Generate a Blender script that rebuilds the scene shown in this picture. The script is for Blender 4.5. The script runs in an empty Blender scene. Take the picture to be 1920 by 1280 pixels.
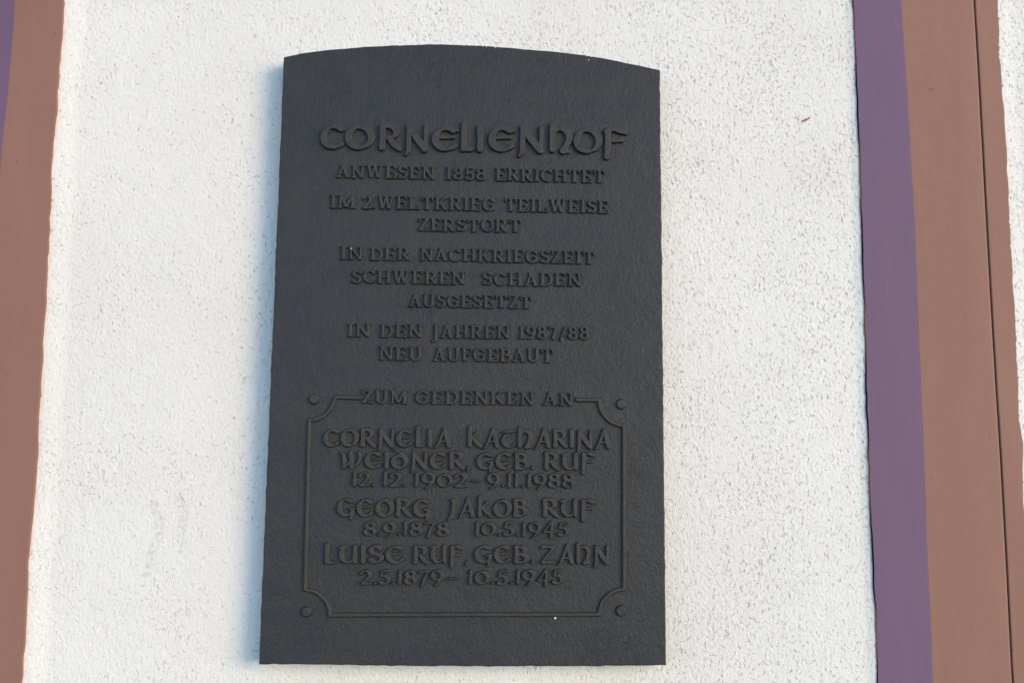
import bpy, bmesh, math, random
import numpy as np
from mathutils import Matrix, Vector

random.seed(7)
rng = np.random.default_rng(7)
C = bpy.context.scene.collection
SC = bpy.context.scene

# ------------------------------------------------------------------ camera
# wall plane: y = 0, facing -y; X right, Z up.  Photograph measured in 1920x1280 px.
F = 1920.0
hx = np.array([46920.0, (113*46920 + F*F)/16320.0, F]); hx /= np.linalg.norm(hx)
vz = np.array([113.0, -16320.0, F]); vz /= np.linalg.norm(vz)
yy = np.cross(vz, hx); yy /= np.linalg.norm(yy)
RIGHT = np.array([hx[0], yy[0], vz[0]])
DOWN = np.array([hx[1], yy[1], vz[1]])
FWD = np.array([hx[2], yy[2], vz[2]])
D = 0.024                        # plaque front stands this far off the wall
Z0 = 1.70                        # height of the plaque centre

def ray(u, v):
    return (u-960)/F*RIGHT + (v-640)/F*DOWN + FWD

r0 = ray(875, 665)
CAM = np.array([0, -D, Z0]) - r0*(1.096/r0[1])

def at(u, v, y=-D):
    """point of the plane y where the photograph's pixel (u, v) lies"""
    r = ray(u, v)
    p = CAM + r*((y-CAM[1])/r[1])
    return float(p[0]), float(p[2])

cam_d = bpy.data.cameras.new('camera')
cam = bpy.data.objects.new('camera', cam_d); C.objects.link(cam)
cam_d.sensor_width = 36; cam_d.lens = 36.0*F/1920
cam_d.clip_start = 0.02; cam_d.clip_end = 200
M = Matrix(((RIGHT[0], -DOWN[0], -FWD[0], CAM[0]),
            (RIGHT[1], -DOWN[1], -FWD[1], CAM[1]),
            (RIGHT[2], -DOWN[2], -FWD[2], CAM[2]),
            (0, 0, 0, 1)))
cam.matrix_world = M
cam_d.dof.use_dof = True
cam_d.dof.focus_distance = 1.135
cam_d.dof.aperture_fstop = 4.5
SC.camera = cam

# ------------------------------------------------------------------ light
AZ = math.radians(50)            # sun to the right of the wall's normal
EL = math.radians(11)
sun_dir = Vector((math.sin(AZ)*math.cos(EL), -math.cos(AZ)*math.cos(EL), math.sin(EL)))
w = bpy.data.worlds.new('World'); SC.world = w; w.use_nodes = True
wn = w.node_tree.nodes; wl = w.node_tree.links
bg = wn['Background']
sky = wn.new('ShaderNodeTexSky'); sky.sky_type = 'NISHITA'; sky.sun_disc = False
sky.dust_density = 0.0; sky.ozone_density = 0.9; sky.air_density = 0.5
sky.sun_elevation = EL
sky.sun_rotation = math.atan2(sun_dir.x, sun_dir.y)
wl.new(sky.outputs[0], bg.inputs[0]); bg.inputs[1].default_value = 0.15
sl = bpy.data.lights.new('sun', 'SUN'); so = bpy.data.objects.new('sun', sl); C.objects.link(so)
sl.energy = 0.92; sl.angle = math.radians(30); sl.color = (1.0, 0.66, 0.30)
so.rotation_euler = (-sun_dir).to_track_quat('-Z', 'Y').to_euler()
so.location = (2, -2, 3)
vs = SC.view_settings
vs.view_transform = 'Standard'; vs.look = 'None'; vs.gamma = 1; vs.use_curve_mapping = False
vs.exposure = 1.47

# ------------------------------------------------------------------ helpers
def link(name, me, mat, parent=None):
    o = bpy.data.objects.new(name, me); C.objects.link(o)
    me.materials.append(mat)
    if parent: o.parent = parent; o.matrix_parent_inverse = parent.matrix_world.inverted()
    return o

def empty(name, loc):
    o = bpy.data.objects.new(name, None); C.objects.link(o); o.location = loc
    o.empty_display_size = 0.1
    bpy.context.view_layer.update()
    return o

def mesh_np(name, verts, faces, smooth=True):
    me = bpy.data.meshes.new(name)
    verts = np.ascontiguousarray(verts, dtype=np.float32); faces = np.ascontiguousarray(faces, dtype=np.int32)
    n = len(faces)
    me.vertices.add(len(verts)); me.vertices.foreach_set('co', verts.ravel())
    me.loops.add(n*4); me.loops.foreach_set('vertex_index', faces.ravel())
    me.polygons.add(n)
    me.polygons.foreach_set('loop_start', np.arange(n, dtype=np.int32)*4)
    me.polygons.foreach_set('loop_total', np.full(n, 4, dtype=np.int32))
    me.polygons.foreach_set('use_smooth', np.full(n, smooth, dtype=bool))
    me.update(calc_edges=True); me.validate()
    return me

def new_mat(name):
    m = bpy.data.materials.new(name); m.use_nodes = True
    nt = m.node_tree
    return m, nt, nt.nodes['Principled BSDF'], nt.nodes['Material Output']

def N(nt, t, **kw):
    n = nt.nodes.new(t)
    for k, v in kw.items():
        if k in ('operation', 'blend_type', 'data_type', 'feature', 'attribute_name', 'interpolation_type', 'clamp', 'noise_dimensions'):
            setattr(n, k, v)
        else:
            n.inputs[k].default_value = v
    return n

def noise(nt, co, scale, detail=2.0, rough=0.5, dist=0.0):
    n = N(nt, 'ShaderNodeTexNoise', Scale=scale, Detail=detail, Roughness=rough, Distortion=dist)
    nt.links.new(co, n.inputs['Vector']); return n.outputs['Fac']

def math_(nt, op, a, b=None, c=None):
    n = nt.nodes.new('ShaderNodeMath'); n.operation = op
    for i, x in enumerate((a, b, c)):
        if x is None: continue
        if isinstance(x, (int, float)): n.inputs[i].default_value = x
        else: nt.links.new(x, n.inputs[i])
    return n.outputs[0]

def remap(nt, x, a, b, c=0.0, d=1.0):
    n = nt.nodes.new('ShaderNodeMapRange'); n.interpolation_type = 'SMOOTHSTEP'
    nt.links.new(x, n.inputs[0])
    for i, v in enumerate((a, b, c, d)): n.inputs[i+1].default_value = v
    return n.outputs[0]

def mixc(nt, fac, a, b):
    n = nt.nodes.new('ShaderNodeMix'); n.data_type = 'RGBA'
    for sock, x in ((n.inputs[0], fac), (n.inputs[6], a), (n.inputs[7], b)):
        if isinstance(x, (int, float)): sock.default_value = x
        elif isinstance(x, tuple): sock.default_value = (*x, 1)
        else: nt.links.new(x, sock)
    return n.outputs[2]

def objco(nt, scale=(1, 1, 1)):
    t = nt.nodes.new('ShaderNodeTexCoord'); mp = nt.nodes.new('ShaderNodeMapping')
    mp.inputs['Scale'].default_value = scale
    nt.links.new(t.outputs['Object'], mp.inputs['Vector']); return mp.outputs['Vector']

# ------------------------------------------------------------------ materials
def mat_roughcast():
    m, nt, p, out = new_mat('white_roughcast')
    m.displacement_method = 'BOTH'
    co = objco(nt)
    co2 = objco(nt, (1.0, 1.0, 0.72))
    grain = noise(nt, co2, 300, 2.5, 0.55, 0.3)
    mid = noise(nt, co, 85, 2, 0.5)
    big = noise(nt, co, 5, 2, 0.5)
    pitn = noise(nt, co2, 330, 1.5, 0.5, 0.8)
    sep = nt.nodes.new('ShaderNodeSeparateXYZ'); nt.links.new(co, sep.inputs[0])
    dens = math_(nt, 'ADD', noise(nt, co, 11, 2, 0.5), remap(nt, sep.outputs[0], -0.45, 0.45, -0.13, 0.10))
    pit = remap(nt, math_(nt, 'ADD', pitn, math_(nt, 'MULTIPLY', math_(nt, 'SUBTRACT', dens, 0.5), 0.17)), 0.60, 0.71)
    at_ = N(nt, 'ShaderNodeAttribute', attribute_name='scuff')
    sc = math_(nt, 'MULTIPLY', at_.outputs['Fac'], remap(nt, grain, 0.42, 0.6))
    h = math_(nt, 'MULTIPLY', math_(nt, 'SUBTRACT', grain, 0.5), 0.0011)
    h = math_(nt, 'ADD', h, math_(nt, 'MULTIPLY', math_(nt, 'SUBTRACT', mid, 0.5), 0.0008))
    h = math_(nt, 'ADD', h, math_(nt, 'MULTIPLY', math_(nt, 'SUBTRACT', big, 0.5), 0.003))
    h = math_(nt, 'SUBTRACT', h, math_(nt, 'MULTIPLY', pit, 0.0009))
    h = math_(nt, 'SUBTRACT', h, math_(nt, 'MULTIPLY', sc, 0.0003))
    dp = nt.nodes.new('ShaderNodeDisplacement'); dp.inputs['Midlevel'].default_value = 0; dp.inputs['Scale'].default_value = 1
    nt.links.new(h, dp.inputs['Height']); nt.links.new(dp.outputs[0], out.inputs['Displacement'])
    tone = noise(nt, co, 3.2, 3, 0.55)
    col = mixc(nt, remap(nt, tone, 0.3, 0.7), (0.785, 0.772, 0.748), (0.835, 0.825, 0.806))
    col = mixc(nt, math_(nt, 'MULTIPLY', pit, math_(nt, 'MULTIPLY', remap(nt, dens, 0.25, 0.65), 0.46)), col, (0.44, 0.41, 0.37))  # shade inside the pits deepened by painting them a darker colour
    col = mixc(nt, math_(nt, 'MULTIPLY', sc, 0.32), col, (0.42, 0.41, 0.40))
    rd = N(nt, 'ShaderNodeAttribute', attribute_name='red_speck')
    col = mixc(nt, rd.outputs['Fac'], col, (0.28, 0.05, 0.05))
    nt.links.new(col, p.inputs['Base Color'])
    p.inputs['Roughness'].default_value = 0.9; p.inputs['Specular IOR Level'].default_value = 0.2
    return m

def mat_paint(name, c1, c2):
    m, nt, p, out = new_mat(name)
    co = objco(nt); cs = objco(nt, (1, 1, 0.18))
    t = noise(nt, cs, 14, 4, 0.6); f = noise(nt, co, 420, 3, 0.6)
    col = mixc(nt, remap(nt, t, 0.3, 0.7), c1, c2)
    spk = remap(nt, noise(nt, co, 95, 2, 0.5), 0.735, 0.775)
    col = mixc(nt, math_(nt, 'MULTIPLY', spk, 0.45), col, (0.10, 0.08, 0.08))
    nt.links.new(col, p.inputs['Base Color'])
    b = nt.nodes.new('ShaderNodeBump'); b.inputs['Strength'].default_value = 0.35; b.inputs['Distance'].default_value = 0.0012
    hh = math_(nt, 'ADD', math_(nt, 'MULTIPLY', f, 0.45), noise(nt, cs, 60, 3, 0.5))
    nt.links.new(hh, b.inputs['Height']); nt.links.new(b.outputs[0], p.inputs['Normal'])
    p.inputs['Roughness'].default_value = 0.62; p.inputs['Specular IOR Level'].default_value = 0.3
    return m

def mat_iron(name, c1, c2, cm, bump):
    m, nt, p, out = new_mat(name)
    co = objco(nt)
    mp = objco(nt, (1.25, 1.0, 0.9))
    a = noise(nt, co, 24, 4, 0.6, 0.4); f = noise(nt, mp, 300, 3, 0.6, 0.5); g = noise(nt, mp, 150, 4, 0.6, 1.0)
    col = mixc(nt, remap(nt, a, 0.32, 0.68), c1, c2)
    fine_mottle = noise(nt, objco(nt, (1.3, 1, 0.8)), 85, 5, 0.7, 0.6)
    col = mixc(nt, math_(nt, 'MULTIPLY', remap(nt, fine_mottle, 0.36, 0.64), 0.72), col, cm)
    worn = remap(nt, math_(nt, 'MULTIPLY', noise(nt, co, 9, 3, 0.6), noise(nt, co, 110, 3, 0.6)), 0.335, 0.42)
    col = mixc(nt, math_(nt, 'MULTIPLY', worn, 0.5), col, (0.018, 0.017, 0.016))
    nt.links.new(col, p.inputs['Base Color'])
    b = nt.nodes.new('ShaderNodeBump'); b.inputs['Strength'].default_value = bump; b.inputs['Distance'].default_value = 0.0020
    hh = math_(nt, 'ADD', math_(nt, 'MULTIPLY', f, 0.55), math_(nt, 'ADD', math_(nt, 'MULTIPLY', g, 0.8), math_(nt, 'MULTIPLY', a, 1.5)))
    nt.links.new(hh, b.inputs['Height']); nt.links.new(b.outputs[0], p.inputs['Normal'])
    nt.links.new(remap(nt, fine_mottle, 0.3, 0.7, 0.42, 0.62), p.inputs['Roughness'])
    p.inputs['Specular IOR Level'].default_value = 0.35
    return m

def mat_plain(name, c):
    m, nt, p, out = new_mat(name)
    t = noise(nt, objco(nt), 600, 2)
    nt.links.new(mixc(nt, t, c, tuple(x*0.85 for x in c)), p.inputs['Base Color'])
    p.inputs['Roughness'].default_value = 0.7
    return m

IRON = mat_iron('dark_grey_painted_cast_iron', (0.0220, 0.0268, 0.0350), (0.0295, 0.0320, 0.0372), (0.0385, 0.0378, 0.0362), 0.5)
RELIEF = mat_iron('rubbed_and_lit_cast_iron_relief', (0.0310, 0.0310, 0.0330), (0.0400, 0.0380, 0.0355), (0.0500, 0.0450, 0.0390), 0.2)  # warmer, lighter than the slab: rubbed paint plus light on raised faces painted in
ROUGH = mat_roughcast()
PURPLE = mat_paint('purple_paint', (0.158, 0.096, 0.172), (0.172, 0.104, 0.184))
TERRA = mat_paint('terracotta_paint', (0.272, 0.140, 0.108), (0.300, 0.153, 0.117))
WHITE = mat_plain('white_paint_spot', (0.8, 0.8, 0.78))

# ------------------------------------------------------------------ the house wall
wall = empty('house_wall', (0, 0, 0))
wall['label'] = 'white roughcast house wall with purple and terracotta painted window surrounds'
wall['category'] = 'wall'; wall['kind'] = 'thing'

def axis(lo, hi, dlo, dhi, fine, coarse):
    mid = np.arange(dlo, dhi, fine)
    def out(a, b):
        pts = []; s = fine; x = a
        sg = 1 if b > a else -1
        while (b-x)*sg > 0:
            s = min(s*1.25, coarse); x += s*sg; pts.append(x)
        return np.array(pts)
    return np.concatenate([out(dlo, lo)[::-1], mid, out(mid[-1], hi)])

def edge_fn(pts, y, seed, amp):
    p = np.array([at(u, v, y) for u, v in pts]); o = np.argsort(p[:, 1]); p = p[o]
    k, c = np.polyfit(p[:, 1], p[:, 0], 1)
    lr = np.random.default_rng(seed)
    jz = np.arange(-2, 4.5, 0.006); j = lr.normal(0, amp, len(jz)); j = np.convolve(j, [0.25, 0.5, 0.25], 'same')
    jc = lr.normal(0, amp*0.7, len(jz)); jc = np.convolve(jc, np.ones(14)/14, 'same')*2.2
    def f(z):
        z = np.asarray(z)
        base = np.interp(z, p[:, 1], p[:, 0]-(k*p[:, 1]+c), left=0, right=0) + k*z + c
        return base + np.interp(z, jz, j+jc)
    return f

PL, PR = 0.0065, 0.0030   # how far the smooth surrounds stand proud of the roughcast
r_white = [(1597.5, 0), (1602, 72), (1607, 194), (1611.6, 290), (1613.8, 390), (1617, 500), (1623.5, 709), (1627, 850), (1630, 922), (1634.8, 1017), (1641.6, 1176), (1644, 1278)]
r_pt = [(1688.7, 0), (1694, 81), (1702, 200), (1707, 297), (1713, 390), (1725.5, 709), (1732, 859), (1737, 1013), (1746, 1199), (1748.5, 1278)]
r_gr = [(1826, 0), (1835, 150), (1848, 390), (1866, 709), (1875, 845), (1886, 1044), (1898, 1278)]
r_out = [(1872, 6), (1876, 103), (1882, 187), (1888, 275), (1894, 390), (1910, 713), (1911, 781), (1918, 831), (1921, 940), (1940, 1278)]
l_white = [(120, 0), (115.6, 62), (111, 116), (104.7, 212), (97.5, 281), (93, 397), (70.5, 804), (67.5, 875), (60, 957), (52.5, 1055), (47, 1167), (40, 1278)]
l_pt = [(27, 0), (22, 78), (14, 175), (5, 250), (0, 312), (-63, 1278)]
l_out = [(-70, 0), (-170, 1278)]
eRW = edge_fn(r_white, -PR, 1, 0.0004); eRP = edge_fn(r_pt, -PR, 2, 0.00006)
eRG = edge_fn(r_gr, -PR, 3, 0.00006); eRO = edge_fn(r_out, -PR, 4, 0.0006)
eLW = edge_fn(l_white, -PL, 5, 0.0006); eLP = edge_fn(l_pt, -PL, 6, 0.00006); eLO = edge_fn(l_out, -PL, 8, 0.0006)
xs = axis(-1.7, 1.9, -0.53, 0.64, 0.00085, 0.05)
zs = axis(-1.3+Z0, 1.2+Z0, Z0-0.42, Z0+0.45, 0.00085, 0.05)
nx, nz = len(xs), len(zs)
XX, ZZ = np.meshgrid(xs, zs)
# the plaster is trowelled up against the outer edges of the surrounds
def lip(fe, width, rise):
    t = np.clip(1-(XX-fe(zs)[:, None])/width, 0, 1)
    t = np.where(XX < fe(zs)[:, None]-0.002, 0, t)
    return rise*t*t*(3-2*t)
YY = -lip(eLW, 0.026, 0.0032) - lip(eRO, 0.019, 0.0022)
t_ = np.clip(1-(eRW(zs)[:, None]-XX)/0.010, 0, 1); YY = YY - np.where(XX > eRW(zs)[:, None]+0.004, 0, 0.0016*t_*t_*(3-2*t_))
zc = zs
under = ((XX > eRW(zc)[:, None]+0.003) & (XX < eRO(zc)[:, None]-0.003)) | ((XX > eLO(zc)[:, None]+0.003) & (XX < eLW(zc)[:, None]-0.003))
YY = np.where(under, 0.008, YY)
V = np.stack([XX.ravel(), YY.ravel(), ZZ.ravel()], 1)
idx = np.arange(nx*nz).reshape(nz, nx)
Fc = np.stack([idx[:-1, :-1], idx[:-1, 1:], idx[1:, 1:], idx[1:, :-1]], -1).reshape(-1, 4)
me = mesh_np('roughcast_plaster', V, Fc)

def seg_mask(lines, width):
    out = np.zeros(nx*nz, dtype=np.float32)
    for (u0, v0, u1, v1) in lines:
        ax, az = at(u0, v0, 0); bx, bz = at(u1, v1, 0)
        i0 = np.searchsorted(xs, min(ax, bx)-3*width); i1 = np.searchsorted(xs, max(ax, bx)+3*width)
        j0 = np.searchsorted(zs, min(az, bz)-3*width); j1 = np.searchsorted(zs, max(az, bz)+3*width)
        px, pz = XX[j0:j1, i0:i1]-ax, ZZ[j0:j1, i0:i1]-az
        L2 = (bx-ax)**2+(bz-az)**2
        t = np.clip((px*(bx-ax)+pz*(bz-az))/L2, 0, 1)
        d = np.hypot(px-t*(bx-ax), pz-t*(bz-az))
        mk = np.clip(1.6-d/width, 0, 1)
        o2 = out.reshape(nz, nx)
        o2[j0:j1, i0:i1] = np.maximum(o2[j0:j1, i0:i1], mk)
    return out

a1 = me.attributes.new('scuff', 'FLOAT', 'POINT')
a1.data.foreach_set('value', seg_mask([(288, 945, 299, 972), (299, 972, 297, 1005), (297, 1005, 283, 1035), (283, 1035, 276, 1075), (335, 925, 341, 955), (345, 960, 342, 985), (340, 985, 338, 1030)], 0.0042))
a2 = me.attributes.new('red_speck', 'FLOAT', 'POINT')
a2.data.foreach_set('value', seg_mask([(1504, 228, 1506, 227), (1509, 225.5, 1513, 224), (1516, 222, 1517, 221)], 0.0010))
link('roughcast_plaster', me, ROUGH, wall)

def strip(name, fl, fr, y, mat, parent, bev=0.0025, back=0.012, bl=None):
    bl = bev if bl is None else bl
    z = np.concatenate([np.arange(Z0-1.3, Z0-0.45, 0.02), np.arange(Z0-0.45, Z0+0.46, 0.003), np.arange(Z0+0.46, Z0+1.2, 0.02)])
    L, R = fl(z), fr(z)
    prof = [(0, 0, back), (0, 0, y+bl), (0, bl*0.3, y+bl*0.3), (0, bl, y), (0, bl+0.0012, y), (0.33, 0, y), (0.66, 0, y), (1, -bev-0.0012, y), (1, -bev, y), (1, -bev*0.3, y+bev*0.3), (1, 0, y+bev), (1, 0, back)]
    n = len(prof); vv = []
    for t, dx, py in prof:
        vv.append(np.stack([L+(R-L)*t+dx, np.full_like(z, py), z], 1))
    V = np.stack(vv, 1).reshape(-1, 3)
    i = np.arange(len(z)*n).reshape(len(z), n)
    f = np.stack([i[:-1, :-1], i[:-1, 1:], i[1:, 1:], i[1:, :-1]], -1).reshape(-1, 4)
    return link(name, mesh_np(name, V, f), mat, parent)

gw = 0.0020
eRG2 = lambda z: eRG(z)+gw
sr = strip('window_surround', eRP, eRG, -PR-0.0001, TERRA, wall, 0.0018, bl=0.0001)
sr['label'] = 'terracotta window surround with a grooved outer edge'
eRW2 = lambda z: eRW(z)+0.0014+0.0005*np.sin(np.asarray(z)*37)
strip('purple_border', eRW2, eRP, -PR, PURPLE, sr, 0.0001)
strip('edge_line', eRW, eRW2, -PR-0.0001, TERRA, sr, 0.0001)
strip('groove', eRG, eRG2, -PR+0.0017, TERRA, sr, 0.0003)
strip('outer_fillet', eRG2, eRO, -PR+0.0006, TERRA, sr, 0.0008)
sl_ = strip('window_surround', eLP, eLW, -PL-0.0002, TERRA, wall, 0.0004)
sl_['label'] = 'plain terracotta window surround without a groove'
strip('purple_border', eLO, eLP, -PL, PURPLE, sl_, 0.0003)

# ------------------------------------------------------------------ the plaque
plaque = empty('memorial_plaque', (0, 0, Z0-0.33))
plaque['label'] = 'dark grey iron plaque with arched top and raised lettering on the white wall'
plaque['category'] = 'plaque'

top = [(532, 107), (567.5, 99.4), (609, 94), (683.5, 87.3), (764.5, 84.0), (814.7, 82.8), (900, 85.0), (969.4, 90.4), (1026.3, 95.2), (1096.3, 103.0), (1144.4, 111.4), (1190, 120.8), (1237.6, 131)]
left = [(521.6, 340), (485, 1245)]
bot = [(586, 1245.5), (800, 1248.3), (1060, 1248.5), (1249.5, 1247)]
outline = [at(*p) for p in top] + [at(1249.5, 1247)] + [at(*p) for p in bot[:-1][::-1]] + [at(485, 1245)]

def densify(pts, step, amp):
    out = []
    for i, a in enumerate(pts):
        b = pts[(i+1) % len(pts)]
        L = math.hypot(b[0]-a[0], b[1]-a[1]); n = max(1, int(L/step))
        nxn, nzn = (b[1]-a[1])/L, -(b[0]-a[0])/L
        for k in range(n):
            t = k/n; j = 0 if k == 0 else random.gauss(0, amp)
            out.append((a[0]+(b[0]-a[0])*t+nxn*j, a[1]+(b[1]-a[1])*t+nzn*j))
    return out

ol = densify(outline, 0.007, 0.00022)
bm = bmesh.new()
fv = [bm.verts.new((x, -D, z)) for x, z in ol]
face = bm.faces.new(fv[::-1])
ex = bmesh.ops.extrude_face_region(bm, geom=[face])
for v in ex['geom']:
    if isinstance(v, bmesh.types.BMVert): v.co.y = 0.006
bm.normal_update()
front = [e for e in bm.edges if all(abs(v.co.y+D) < 1e-6 for v in e.verts)]
bmesh.ops.bevel(bm, geom=front, offset=0.0016, segments=3, profile=0.5, affect='EDGES')
bmesh.ops.recalc_face_normals(bm, faces=bm.faces)
me = bpy.data.meshes.new('slab'); bm.to_mesh(me); bm.free()
link('slab', me, IRON, plaque)

# ---- raised relief from stroke glyphs -----------------------------------
def arc(cx, cy, rx, ry, a0, a1, n=22):
    return [(cx+rx*math.cos(math.radians(a0+(a1-a0)*i/n)), cy+ry*math.sin(math.radians(a0+(a1-a0)*i/n))) for i in range(n+1)]

def pen(pts, thick, thin, nib=0.0):
    """half widths of a broad pen held at angle nib; returns (x, y, r) points"""
    out = []
    for i, (x, y) in enumerate(pts):
        a = pts[max(0, i-1)]; b = pts[min(len(pts)-1, i+1)]
        d = math.atan2(b[1]-a[1], b[0]-a[0])
        out.append((x, y, thin+(thick-thin)*abs(math.sin(d-math.radians(nib)))))
    return ('p', out)

def bez(p0, p1, p2, n=12):
    return [((1-t)**2*p0[0]+2*t*(1-t)*p1[0]+t*t*p2[0], (1-t)**2*p0[1]+2*t*(1-t)*p1[1]+t*t*p2[1]) for t in [i/n for i in range(n+1)]]

def bx(x0, y0, x1, y1, r): return ('b', x0, y0, x1, y1, r)
TK, TN, SR = 0.105, 0.072, 0.062
def sf(x, y, a=0.2, b=0.2): return bx(x-a, SR if y == 0 else 1-SR, x+b, SR if y == 0 else 1-SR, SR)
def stem(x, a=0.2, b=0.2): return [bx(x, 0, x, 1, TK), sf(x, 0, a, b), sf(x, 1, a, b)]
def S_(pts): return pen(pts, TK, TN, 0)
def slab_bowl(x, y0, y1, rx):
    cy = (y0+y1)/2; ry = (y1-y0)/2
    return S_([(x, y1)]+arc(x+rx*0.45, cy, rx*0.55+0.0, ry, 90, -90)+[(x, y0)])

EIGHT = lambda P, w=0.72: [P(arc(w/2, 0.735, w*0.30, 0.185, 0, 360)), P(arc(w/2, 0.285, w*0.37, 0.215, 0, 360))]
NINE = lambda P, w=0.72: [P(arc(w/2, 0.67, w*0.36, 0.26, 0, 360)), P(bez((w*0.86, 0.67), (w*0.9, 0.08), (w*0.25, 0.06)))]
SS = lambda P, w=0.74: [P(arc(w/2, 0.72, w*0.33, 0.20, 35, 180)[:-1]+bez((w/2-w*0.33, 0.72), (w*0.2, 0.55), (w*0.52, 0.5), 6)+bez((w*0.52, 0.5), (w*0.88, 0.44), (w*0.86, 0.29), 6)[1:]+arc(w/2, 0.28, w*0.36, 0.20, 0, -155))]

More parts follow.
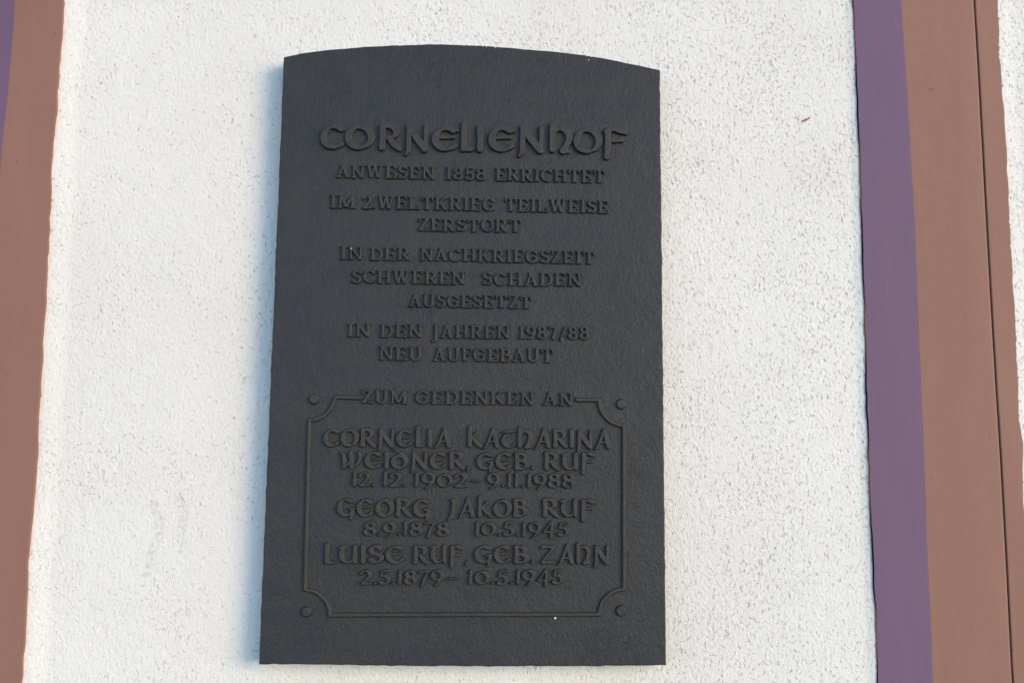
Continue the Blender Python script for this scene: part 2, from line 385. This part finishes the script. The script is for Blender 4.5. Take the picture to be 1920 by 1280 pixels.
SLAB = {
 'A': (1.05, [bx(0.18, 0.06, 0.50, 0.97, TN), bx(0.49, 0.98, 0.85, 0.04, TK), bx(0.28, 0.33, 0.74, 0.33, 0.055), sf(0.16, 0, 0.16, 0.17), sf(0.86, 0, 0.2, 0.19), bx(0.34, 1-SR, 0.56, 1-SR, SR)]),
 'N': (1.05, [bx(0.18, 0, 0.18, 1, TN), bx(0.86, 0, 0.86, 1, TN), bx(0.17, 0.96, 0.86, 0.05, TK), sf(0.18, 1, 0.17, 0.1), sf(0.18, 0, 0.17, 0.17), sf(0.86, 1, 0.18, 0.18)]),
 'W': (1.38, [bx(0.16, 0.98, 0.42, 0.03, TK), bx(0.42, 0.03, 0.68, 0.95, TN), bx(0.66, 0.96, 0.92, 0.03, TK), bx(0.92, 0.03, 1.2, 0.97, TN), sf(0.18, 1, 0.18, 0.2), sf(0.68, 1, 0.16, 0.16), sf(1.2, 1, 0.18, 0.17)]),
 'E': (0.88, [bx(0.2, 0, 0.2, 1, TK), bx(0.02, SR, 0.84, SR, SR), bx(0.02, 1-SR, 0.8, 1-SR, SR), bx(0.2, 0.51, 0.6, 0.51, 0.055), bx(0.80, 0.0, 0.80, 0.3, 0.05), bx(0.76, 0.72, 0.76, 1, 0.05), bx(0.6, 0.40, 0.6, 0.62, 0.045)]),
 'F': (0.84, [bx(0.2, 0, 0.2, 1, TK), sf(0.2, 0, 0.18, 0.22), bx(0.02, 1-SR, 0.8, 1-SR, SR), bx(0.2, 0.49, 0.6, 0.49, 0.055), bx(0.76, 0.7, 0.76, 1, 0.05), bx(0.6, 0.38, 0.6, 0.6, 0.045)]),
 'S': (0.76, SS(S_, 0.76)+[bx(0.68, 0.72, 0.68, 0.98, 0.045), bx(0.09, 0.03, 0.09, 0.3, 0.045)]),
 'R': (1.0, stem(0.2)+[slab_bowl(0.2, 0.47, 1-SR, 0.56), bx(0.46, 0.48, 0.82, 0.06, TK), sf(0.86, 0, 0.12, 0.12)]),
 'B': (0.92, stem(0.2)+[slab_bowl(0.2, 0.52, 1-SR, 0.56), slab_bowl(0.2, SR, 0.52, 0.64)]),
 'D': (1.0, stem(0.2)+[S_([(0.2, 1-SR)]+arc(0.45, 0.5, 0.42, 0.5-SR, 90, -90)+[(0.2, SR)])]),
 'I': (0.46, stem(0.23)),
 'C': (0.98, [S_(arc(0.5, 0.5, 0.40, 0.43, 38, 318)), bx(0.84, 0.68, 0.84, 1.0, 0.05)]),
 'G': (1.04, [S_(arc(0.5, 0.5, 0.40, 0.43, 40, 330)), bx(0.84, 0.68, 0.84, 1.0, 0.05), bx(0.84, 0.05, 0.84, 0.46, 0.085), bx(0.58, 0.45, 1.0, 0.45, 0.055)]),
 'O': (1.0, [S_(arc(0.5, 0.5, 0.40, 0.43, 0, 360, 36))]),
 'H': (1.1, stem(0.2)+stem(0.88)+[bx(0.2, 0.5, 0.88, 0.5, 0.06)]),
 'T': (0.98, [bx(0.49, 0, 0.49, 1, TK), sf(0.49, 0), bx(0.06, 1-SR, 0.92, 1-SR, SR), bx(0.08, 0.68, 0.08, 1, 0.052), bx(0.90, 0.68, 0.90, 1, 0.052)]),
 'M': (1.3, [bx(0.18, 0, 0.18, 1, TN), bx(0.2, 0.97, 0.62, 0.08, TK), bx(0.62, 0.08, 1.04, 0.97, TN), bx(1.08, 0, 1.08, 1, TK), sf(0.18, 0, 0.17, 0.17), sf(0.18, 1, 0.17, 0.08), sf(1.08, 0, 0.2, 0.2), sf(1.08, 1, 0.08, 0.2)]),
 'L': (0.9, stem(0.2)+[bx(0.2, SR, 0.86, SR, SR), bx(0.82, 0, 0.82, 0.36, 0.05)]),
 'K': (1.06, stem(0.2)+[bx(0.25, 0.38, 0.8, 0.94, TN), bx(0.46, 0.58, 0.86, 0.06, TK), sf(0.82, 1, 0.15, 0.17), sf(0.88, 0, 0.16, 0.16)]),
 'Z': (0.88, [bx(0.06, 1-SR, 0.82, 1-SR, SR), bx(0.04, SR, 0.84, SR, SR), bx(0.74, 0.93, 0.13, 0.06, TK), bx(0.09, 0.68, 0.09, 1, 0.05), bx(0.80, 0.0, 0.80, 0.33, 0.05)]),
 'U': (1.04, [S_([(0.2, 0.98), (0.2, 0.36)]+arc(0.5, 0.36, 0.30, 0.29, 180, 360)[1:]+[(0.8, 0.98)]), sf(0.2, 1), sf(0.82, 1, 0.17, 0.17)]),
 'J': (0.5, [S_([(0.28, 0.98), (0.28, 0.0)]+bez((0.28, 0.0), (0.26, -0.24), (0.02, -0.22))), sf(0.28, 1)]),
 '1': (0.5, [bx(0.26, 0, 0.26, 1, TK), sf(0.26, 0), bx(0.08, 0.9, 0.26, 0.95, 0.06)]),
 '8': (0.8, EIGHT(S_, 0.8)),
 '5': (0.78, [bx(0.2, 1-SR, 0.68, 1-SR, 0.075), bx(0.18, 0.52, 0.2, 0.98, 0.065), S_(arc(0.38, 0.31, 0.31, 0.25, 140, -150))]),
 '9': (0.78, NINE(S_, 0.78)),
 '7': (0.76, [bx(0.06, 0.92, 0.72, 0.92, 0.08), bx(0.66, 0.92, 0.36, 0.02, TK), bx(0.09, 0.72, 0.09, 0.98, 0.05)]),
 '2': (0.8, [S_(arc(0.38, 0.69, 0.28, 0.24, 165, -20)+bez((0.64, 0.6), (0.56, 0.38), (0.12, 0.1), 8)[1:]), bx(0.06, 0.08, 0.72, 0.08, 0.085), bx(0.72, 0.0, 0.72, 0.26, 0.04)]),
 '.': (0.22, [('p', [(0.11, 0.10, 0.10)])]),
 '/': (0.62, [bx(0.1, -0.05, 0.52, 1.0, 0.07)]),
}
def U_(pts, k=1.0): return pen(pts, 0.118*k, 0.052*k, 22)
def us(x, y0=0.0, y1=1.0, k=1.0): return ('p', [(x-0.01, y1-0.08, 0.105*k), (x+0.005, (y0+y1)/2, 0.1*k), (x, y0+0.09, 0.11*k)])
UNC = {
 'C': (0.92, [U_(arc(0.50, 0.49, 0.40, 0.42, 52, 318)), ('p', [(0.70, 0.84, 0.07), (0.83, 0.80, 0.055)])]),
 'O': (0.98, [U_(arc(0.49, 0.49, 0.40, 0.42, 0, 360, 36))]),
 'R': (0.90, [us(0.16), U_([(0.1, 0.9), (0.3, 0.94)]+arc(0.42, 0.71, 0.27, 0.225, 90, -80)+[(0.28, 0.46)]), ('p', [(0.38, 0.47, 0.075), (0.6, 0.24, 0.11), (0.82, 0.04, 0.09)])]),
 'N': (1.02, [('p', [(0.2, 0.95, 0.08), (0.2, 0.3, 0.085), (0.17, -0.04, 0.075), (0.08, -0.17, 0.045)]), ('p', [(0.2, 0.93, 0.09), (0.5, 0.5, 0.12), (0.84, 0.06, 0.11)]), ('p', [(0.88, 0.95, 0.08), (0.87, 0.5, 0.075), (0.85, 0.1, 0.08)])]),
 'E': (0.96, [U_(arc(0.50, 0.49, 0.40, 0.42, 55, 320)), ('p', [(0.70, 0.86, 0.075), (0.86, 0.82, 0.055)]), ('p', [(0.2, 0.52, 0.05), (0.74, 0.55, 0.055)])]),
 'L': (0.62, [('p', [(0.16, 1.06, 0.09), (0.16, 0.5, 0.105), (0.16, 0.08, 0.1)]), ('p', [(0.16, 0.07, 0.075), (0.42, 0.06, 0.07), (0.56, 0.10, 0.05)])]),
 'I': (0.30, [us(0.15)]),
 'H': (0.94, [('p', [(0.14, 1.06, 0.09), (0.15, 0.5, 0.105), (0.15, 0.09, 0.1)]), U_([(0.15, 0.72), (0.3, 0.88)]+arc(0.48, 0.58, 0.31, 0.34, 105, -35)+[(0.66, 0.2), (0.56, 0.06), (0.74, 0.05)])]),
 'F': (0.86, [('p', [(0.2, 0.9, 0.095), (0.2, 0.4, 0.1), (0.17, -0.16, 0.09)]), U_([(0.14, 0.84)]+arc(0.45, 0.66, 0.30, 0.28, 140, 55)+[(0.8, 0.84)]), ('p', [(0.64, 0.90, 0.08), (0.8, 0.83, 0.055)]), ('p', [(0.2, 0.46, 0.055), (0.68, 0.5, 0.06)])]),
 'A': (0.98, [('p', [(0.58, 1.0, 0.06), (0.34, 0.4, 0.07), (0.16, 0.04, 0.06), (0.02, -0.08, 0.035)]), ('p', [(0.56, 1.0, 0.08), (0.72, 0.5, 0.115), (0.84, 0.06, 0.1)]), ('p', [(0.3, 0.3, 0.045), (0.74, 0.32, 0.05)])]),
 'K': (0.86, [('p', [(0.16, 1.08, 0.09), (0.16, 0.5, 0.105), (0.15, 0.08, 0.1)]), ('p', [(0.22, 0.46, 0.055), (0.62, 0.82, 0.075)]), ('p', [(0.3, 0.52, 0.07), (0.56, 0.24, 0.11), (0.8, 0.03, 0.08)])]),
 'T': (0.86, [U_(arc(0.50, 0.42, 0.38, 0.35, 108, 315)), ('p', [(0.06, 0.84, 0.045), (0.25, 0.9, 0.07), (0.6, 0.9, 0.07), (0.86, 0.94, 0.05)])]),
 'U': (0.96, [U_([(0.02, 0.84), (0.16, 0.9), (0.34, 0.9)]), ('p', [(0.26, 0.9, 0.075), (0.14, 0.6, 0.105), (0.16, 0.3, 0.11), (0.34, 0.08, 0.08), (0.56, 0.08, 0.055), (0.78, 0.26, 0.05)]), ('p', [(0.8, 0.92, 0.085), (0.8, 0.4, 0.1), (0.83, 0.08, 0.09)])]),
 'W': (1.34, [('p', [(0.06, 0.92, 0.055), (0.18, 0.84, 0.095), (0.27, 0.4, 0.11), (0.26, 0.08, 0.09)]), ('p', [(0.26, 0.07, 0.055), (0.5, 0.25, 0.055), (0.62, 0.55, 0.06)]), ('p', [(0.6, 0.92, 0.09), (0.7, 0.5, 0.11), (0.68, 0.08, 0.09)]), ('p', [(0.68, 0.07, 0.055), (0.98, 0.25, 0.06), (1.16, 0.6, 0.09), (1.1, 0.9, 0.09)])]),
 'D': (0.98, [U_(arc(0.48, 0.42, 0.37, 0.35, 0, 360, 34)), ('p', [(0.85, 0.44, 0.11), (0.82, 0.68, 0.10), (0.64, 0.90, 0.07), (0.36, 1.02, 0.065), (0.12, 1.10, 0.055)])]),
 'G': (0.98, [U_(arc(0.50, 0.49, 0.40, 0.42, 55, 330)), ('p', [(0.68, 0.86, 0.07), (0.84, 0.80, 0.055)]), ('p', [(0.84, 0.42, 0.085), (0.82, 0.1, 0.09), (0.74, -0.14, 0.06)]), ('p', [(0.62, 0.40, 0.05), (0.94, 0.44, 0.05)])]),
 'B': (0.84, [us(0.16), U_([(0.1, 0.92), (0.3, 0.94)]+arc(0.38, 0.735, 0.25, 0.2, 90, -85)+[(0.3, 0.53)]), U_([(0.3, 0.53)]+arc(0.40, 0.295, 0.32, 0.235, 90, -95)+[(0.12, 0.07)])]),
 'Z': (0.98, [U_([(0.06, 0.86), (0.2, 0.92), (0.86, 0.92)]), ('p', [(0.84, 0.92, 0.06), (0.14, 0.08, 0.075)]), ('p', [(0.14, 0.07, 0.075), (0.6, 0.07, 0.08), (0.92, 0.12, 0.055)])]),
 'S': (0.76, SS(U_, 0.76)),
 'J': (0.52, [('p', [(0.36, 0.94, 0.09), (0.36, 0.4, 0.1), (0.28, 0.0, 0.085), (0.06, -0.16, 0.05)]), ('p', [(0.2, 0.93, 0.05), (0.36, 0.93, 0.06)])]),
 '.': (0.26, [('p', [(0.12, 0.09, 0.085)])]),
 ',': (0.26, [('p', [(0.14, 0.09, 0.085), (0.04, -0.10, 0.045)])]),
 '-': (0.7, [('p', [(0.08, 0.40, 0.065), (0.62, 0.43, 0.065)])]),
 '1': (0.36, [('p', [(0.18, 0.93, 0.085), (0.18, 0.5, 0.1), (0.16, 0.08, 0.095)]), ('p', [(0.05, 0.86, 0.045), (0.18, 0.94, 0.05)])]),
 '2': (0.78, [U_(arc(0.36, 0.68, 0.28, 0.25, 165, -20)+bez((0.62, 0.6), (0.5, 0.32), (0.1, 0.1), 8)[1:]), ('p', [(0.1, 0.07, 0.075), (0.4, 0.07, 0.085), (0.72, 0.09, 0.06)])]),
 '9': (0.82, [U_(arc(0.41, 0.62, 0.31, 0.30, 0, 360)), ('p', [(0.73, 0.62, 0.1), (0.68, 0.34, 0.085), (0.42, 0.04, 0.06), (0.24, -0.1, 0.05)])]),
 '0': (0.92, [U_(arc(0.46, 0.46, 0.37, 0.38, 0, 360, 34))]),
 '8': (0.82, EIGHT(U_, 0.82)),
 '7': (0.74, [U_([(0.06, 0.84), (0.16, 0.9), (0.68, 0.92)]), ('p', [(0.66, 0.92, 0.06), (0.42, 0.4, 0.095), (0.28, -0.08, 0.08)])]),
 '5': (0.76, [('p', [(0.22, 0.92, 0.06), (0.66, 0.95, 0.07)]), ('p', [(0.22, 0.92, 0.055), (0.16, 0.56, 0.06)]), U_(bez((0.16, 0.56), (0.34, 0.62), (0.44, 0.58), 4)+arc(0.36, 0.30, 0.30, 0.26, 60, -140))]),
 '4': (0.86, [('p', [(0.56, 0.96, 0.06), (0.1, 0.26, 0.05)]), ('p', [(0.1, 0.25, 0.06), (0.8, 0.27, 0.065)]), ('p', [(0.6, 0.95, 0.075), (0.6, 0.4, 0.09), (0.58, -0.12, 0.085)])]),
}

def d_poly(X, Y, pts):
    best = np.full(X.shape, 1e3)
    if len(pts) == 1:
        return np.hypot(X-pts[0][0], Y-pts[0][1])-pts[0][2]
    for (ax, ay, ar), (bx_, by_, br) in zip(pts[:-1], pts[1:]):
        dx, dy = bx_-ax, by_-ay; L2 = dx*dx+dy*dy+1e-15
        t = np.clip(((X-ax)*dx+(Y-ay)*dy)/L2, 0, 1)
        best = np.minimum(best, np.hypot(X-ax-t*dx, Y-ay-t*dy)-(ar+(br-ar)*t))
    return best

def d_box(X, Y, ax, ay, bx_, by_, r):
    dx, dy = bx_-ax, by_-ay; L = math.hypot(dx, dy); ux, uy = dx/L, dy/L
    cx, cy = (ax+bx_)/2, (ay+by_)/2
    qx = np.abs((X-cx)*ux+(Y-cy)*uy)-L/2; qy = np.abs(-(X-cx)*uy+(Y-cy)*ux)-r
    return np.hypot(np.maximum(qx, 0), np.maximum(qy, 0))+np.minimum(np.maximum(qx, qy), 0)

RES = 0.00036
class Field:
    def __init__(s, x0, x1, z0, z1):
        m = 0.0025
        s.x = np.arange(x0-m, x1+m, RES); s.z = np.arange(z0-m, z1+m, RES)
        s.d = np.full((len(s.z), len(s.x)), 1.0)
    def window(s, x0, x1, z0, z1):
        m = 0.0025
        i0, i1 = np.searchsorted(s.x, [x0-m, x1+m]); j0, j1 = np.searchsorted(s.z, [z0-m, z1+m])
        X, Z = np.meshgrid(s.x[i0:i1], s.z[j0:j1]); return (slice(j0, j1), slice(i0, i1)), X, Z
    def add(s, win, d): s.d[win] = np.minimum(s.d[win], d)
    def build(s, name, height, ramp, parent):
        nz, nx = s.d.shape
        # gently uneven casting
        wob = rng.normal(0, 1, (nz//6+3, nx//6+3))
        wob = np.kron(wob, np.ones((6, 6)))[:nz, :nx]
        for ax in (0, 1):
            for _ in range(2):
                wob = (np.roll(wob, 2, ax)+np.roll(wob, -2, ax)+wob+np.roll(wob, 4, ax)+np.roll(wob, -4, ax))/5
        d = s.d + wob*0.00022
        t = np.clip((0.00045-d)/ramp, 0, 1)
        h = height*(1-(1-t)**1.6)
        h = h + t*wob*0.00025
        h = np.where(t <= 0, -0.0004, h)
        on = t > 0
        cell = on[:-1, :-1] | on[1:, :-1] | on[:-1, 1:] | on[1:, 1:]
        X, Z = np.meshgrid(s.x, s.z)
        idx = np.arange(nz*nx).reshape(nz, nx)
        f = np.stack([idx[:-1, :-1], idx[:-1, 1:], idx[1:, 1:], idx[1:, :-1]], -1)[cell]
        used = np.unique(f); remap_ = np.zeros(nz*nx, dtype=np.int64); remap_[used] = np.arange(len(used))
        V = np.stack([X.ravel(), -D-h.ravel(), Z.ravel()], 1)[used]
        return link(name, mesh_np(name, V, remap_[f]), RELIEF, parent)

def inscription(font, words, bl, br, cap, height, ramp, weight=1.08):
    """words: (text, px_left, px_right); bl/br: (px, py) of the baseline at both ends; cap in px"""
    letters = []
    for wd in words:
        txt, u0, u1 = wd
        gap = 0.12 if font is SLAB else 0.10
        tot = sum(font[c][0] for c in txt)+gap*(len(txt)-1)
        k = (u1-u0)/tot; u = u0
        for c in txt:
            letters.append((c, u, u+font[c][0]*k)); u += (font[c][0]+gap)*k
    return letters_obj(font, letters, bl, br, cap, height, ramp, weight, ' '.join(w_[0] for w_ in words))

def letters_obj(font, letters, bl, br, cap, height, ramp, weight, text):
    place = []
    for c, u0, u1 in letters:
        base = lambda u: bl[1]+(br[1]-bl[1])*(u-bl[0])/(br[0]-bl[0])
        x0, za = at(u0, base(u0)); x1, zb = at(u1, base(u1))
        _, zt = at(u0, base(u0)-cap); ch = zt-za
        place.append((c, x0, x1, (za+zb)/2 + random.gauss(0, 0.0002), ch*(1+random.gauss(0, 0.012))))
    fld = Field(min(p[1] for p in place)-0.004, max(p[2] for p in place)+0.004, min(p[3]-0.3*p[4] for p in place), max(p[3]+1.25*p[4] for p in place))
    for c, x0, x1, z, ch in place:
        wdt, prims = font[c]; sx = (x1-x0)/wdt
        win, X, Z = fld.window(x0-0.1*ch, x1+0.1*ch, z-0.3*ch, z+1.25*ch)
        rk = ch*weight*(0.5+0.5*min(1.15, sx/ch))
        for p in prims:
            if p[0] == 'p':
                d = d_poly(X, Z, [(x0+a*sx, z+b*ch, r*rk) for a, b, r in p[1]])
            else:
                _, a, b, c2, d2, r = p
                d = d_box(X, Z, x0+a*sx, z+b*ch, x0+c2*sx, z+d2*ch, r*rk)
            fld.add(win, d)
    o = fld.build('inscription_line', height, ramp, plaque)
    o['label'] = 'raised line reading ' + text.replace(' - ', ' – ')
    return o

HS, RS = 0.0031, 0.0009
head = [('C', 602, 647), ('O', 649, 701), ('R', 709, 753), ('N', 757, 805), ('E', 810, 862), ('L', 862, 890), ('I', 892, 908), ('E', 916, 968), ('N', 969, 1022), ('H', 1028, 1074), ('O', 1076, 1127), ('F', 1128, 1175)]
letters_obj(UNC, head, (603, 280.5), (1173, 289), 47, 0.0040, 0.0011, 1.24, 'CORNELIENHOF')
inscription(SLAB, [('ANWESEN', 631, 816), ('1858', 835, 911), ('ERRICHTET', 929, 1134)], (631, 334), (1133, 344.5), 24.5, HS, RS)
inscription(SLAB, [('IM', 619, 667), ('2.', 680, 704), ('WELTKRIEG', 708, 929), ('TEILWEISE', 946, 1141)], (619, 391), (1141, 401), 25, HS, RS)
inscription(SLAB, [('ZERSTORT', 784, 977)], (785, 433.7), (976, 437), 24.5, HS, RS)
inscription(SLAB, [('IN', 638, 681), ('DER', 694, 769), ('NACHKRIEGSZEIT', 788, 1115)], (638, 487.5), (1115, 496), 24.5, HS, RS)
inscription(SLAB, [('SCHWEREN', 660, 872), ('SCHADEN', 904, 1090)], (660, 531), (1090, 538), 25, HS, RS)
inscription(SLAB, [('AUSGESETZT', 767, 997)], (767, 576), (997, 579), 24.5, HS, RS)
inscription(SLAB, [('IN', 651, 695), ('DEN', 713, 792), ('JAHREN', 811, 956), ('1987/88', 972, 1104)], (651, 631.5), (1103, 638), 25, HS, RS)
inscription(SLAB, [('NEU', 711, 793), ('AUFGEBAUT', 812, 1037)], (711, 675.5), (1037, 680.5), 25.5, HS, RS)
inscription(SLAB, [('ZUM', 678, 764), ('GEDENKEN', 779, 1002), ('AN', 1018, 1075)], (678, 756), (1074, 761), 25, HS, RS)
HU, RU = 0.0034, 0.0010
inscription(UNC, [('CORNELIA', 607, 846), ('KATHARINA', 876, 1145)], (606, 836.5), (1144, 840), 34, HU, RU, 1.25)
inscription(UNC, [('WEIDNER,', 637, 883), ('GEB.', 894, 1003), ('RUF', 1019, 1116)], (637, 878), (1115, 881), 32.5, HU, RU, 1.25)
inscription(UNC, [('12.', 660, 704), ('12.', 717, 764), ('1902', 776, 876), ('-', 883, 902), ('9.11.1988', 913, 1077)], (660, 911), (1076, 914), 27, HU, RU, 1.25)
inscription(UNC, [('GEORG', 633, 808), ('JAKOB', 838, 989), ('RUF', 1016, 1116)], (632, 968), (1116, 968.5), 34, HU, RU, 1.25)
inscription(UNC, [('8.9.1878', 682, 842)], (682, 1003.5), (1066, 1004), 26, HU, RU, 1.25)
inscription(UNC, [('10.5.1945', 890, 1066)], (682, 1003.5), (1066, 1004), 26, HU, RU, 1.25)
inscription(UNC, [('LUISE', 607, 760), ('RUF,', 774, 881), ('GEB.', 890, 1003), ('ZAHN', 1012, 1143)], (607, 1055.5), (1142, 1055.5), 34, HU, RU, 1.25)
inscription(UNC, [('2.5.1879', 675, 831), ('-', 840, 861), ('10.5.1945', 877, 1056)], (675, 1095), (1055, 1094), 27, HU, RU, 1.25)

# ---- scalloped frame line and the four rivets
def px_arc(cx, cy, r, a0, a1, n=16):
    return [(cx+r*math.cos(math.radians(a0+(a1-a0)*i/n)), cy+r*math.sin(math.radians(a0+(a1-a0)*i/n))) for i in range(n+1)]
path = [(674, 745.5), (631, 744.5)] + px_arc(581, 741, 46.5, 6, 90)[1:] + [(580.5, 791), (572.5, 1103)] + px_arc(572, 1151, 46.5, -88, -2) + [(619, 1151.8), (1125, 1150.8)] + px_arc(1170, 1150, 46.5, 180, 271) + [(1170, 1103), (1169.5, 798)] + px_arc(1170, 751, 46.5, 91, 178) + [(1126, 750), (1082, 749.3)]
pts = [at(u, v) for u, v in path]
P3 = [(x, z, 0.0021) for x, z in pts]
fld = Field(min(p[0] for p in pts)-0.003, max(p[0] for p in pts)+0.003, min(p[1] for p in pts)-0.003, max(p[1] for p in pts)+0.003)
for a, b in zip(P3[:-1], P3[1:]):
    win, X, Z = fld.window(min(a[0], b[0])-0.003, max(a[0], b[0])+0.003, min(a[1], b[1])-0.003, max(a[1], b[1])+0.003)
    fld.add(win, d_poly(X, Z, [a, b]))
fld.build('frame_moulding', 0.0030, 0.0013, plaque)
for u, v in ((589, 748), (1164.5, 757.5), (574.7, 1145.5), (1164, 1144)):
    x, z = at(u, v); r = 0.0056
    fl = Field(x-r, x+r, z-r, z+r)
    win, X, Z = fl.window(x-r, x+r, z-r, z+r)
    fl.add(win, np.hypot(X-x, Z-z)-r)
    fl.build('rivet', 0.0030, 0.0018, plaque)

# ---- small specks of white wall paint on the plaque
def spot(u, v, r, lift):
    x, z = at(u, v); bm = bmesh.new()
    bmesh.ops.create_icosphere(bm, subdivisions=2, radius=r)
    for q in bm.verts:
        k = 1+random.uniform(-0.2, 0.2); q.co = Vector((q.co.x*k, q.co.y*0.35, q.co.z*k))+Vector((x, -D-lift, z))
    me = bpy.data.meshes.new('paint_spot'); bm.to_mesh(me); bm.free()
    link('paint_spot', me, WHITE, plaque)
spot(1041, 1158, 0.0012, 0.0001)
spot(659, 467, 0.0009, 0.0031)
spot(1104, 112.5, 0.0007, 0.0)
for u, v, r in ((905, 87, .0007), (893, 86.3, .0006), (912, 88, .0005), (881, 85.8, .0005), (1100, 105, .0006), (1108, 106.5, .0006), (870, 85.4, .0005), (929, 89.6, .0006)):
    spot(u, v, r, 0.0)
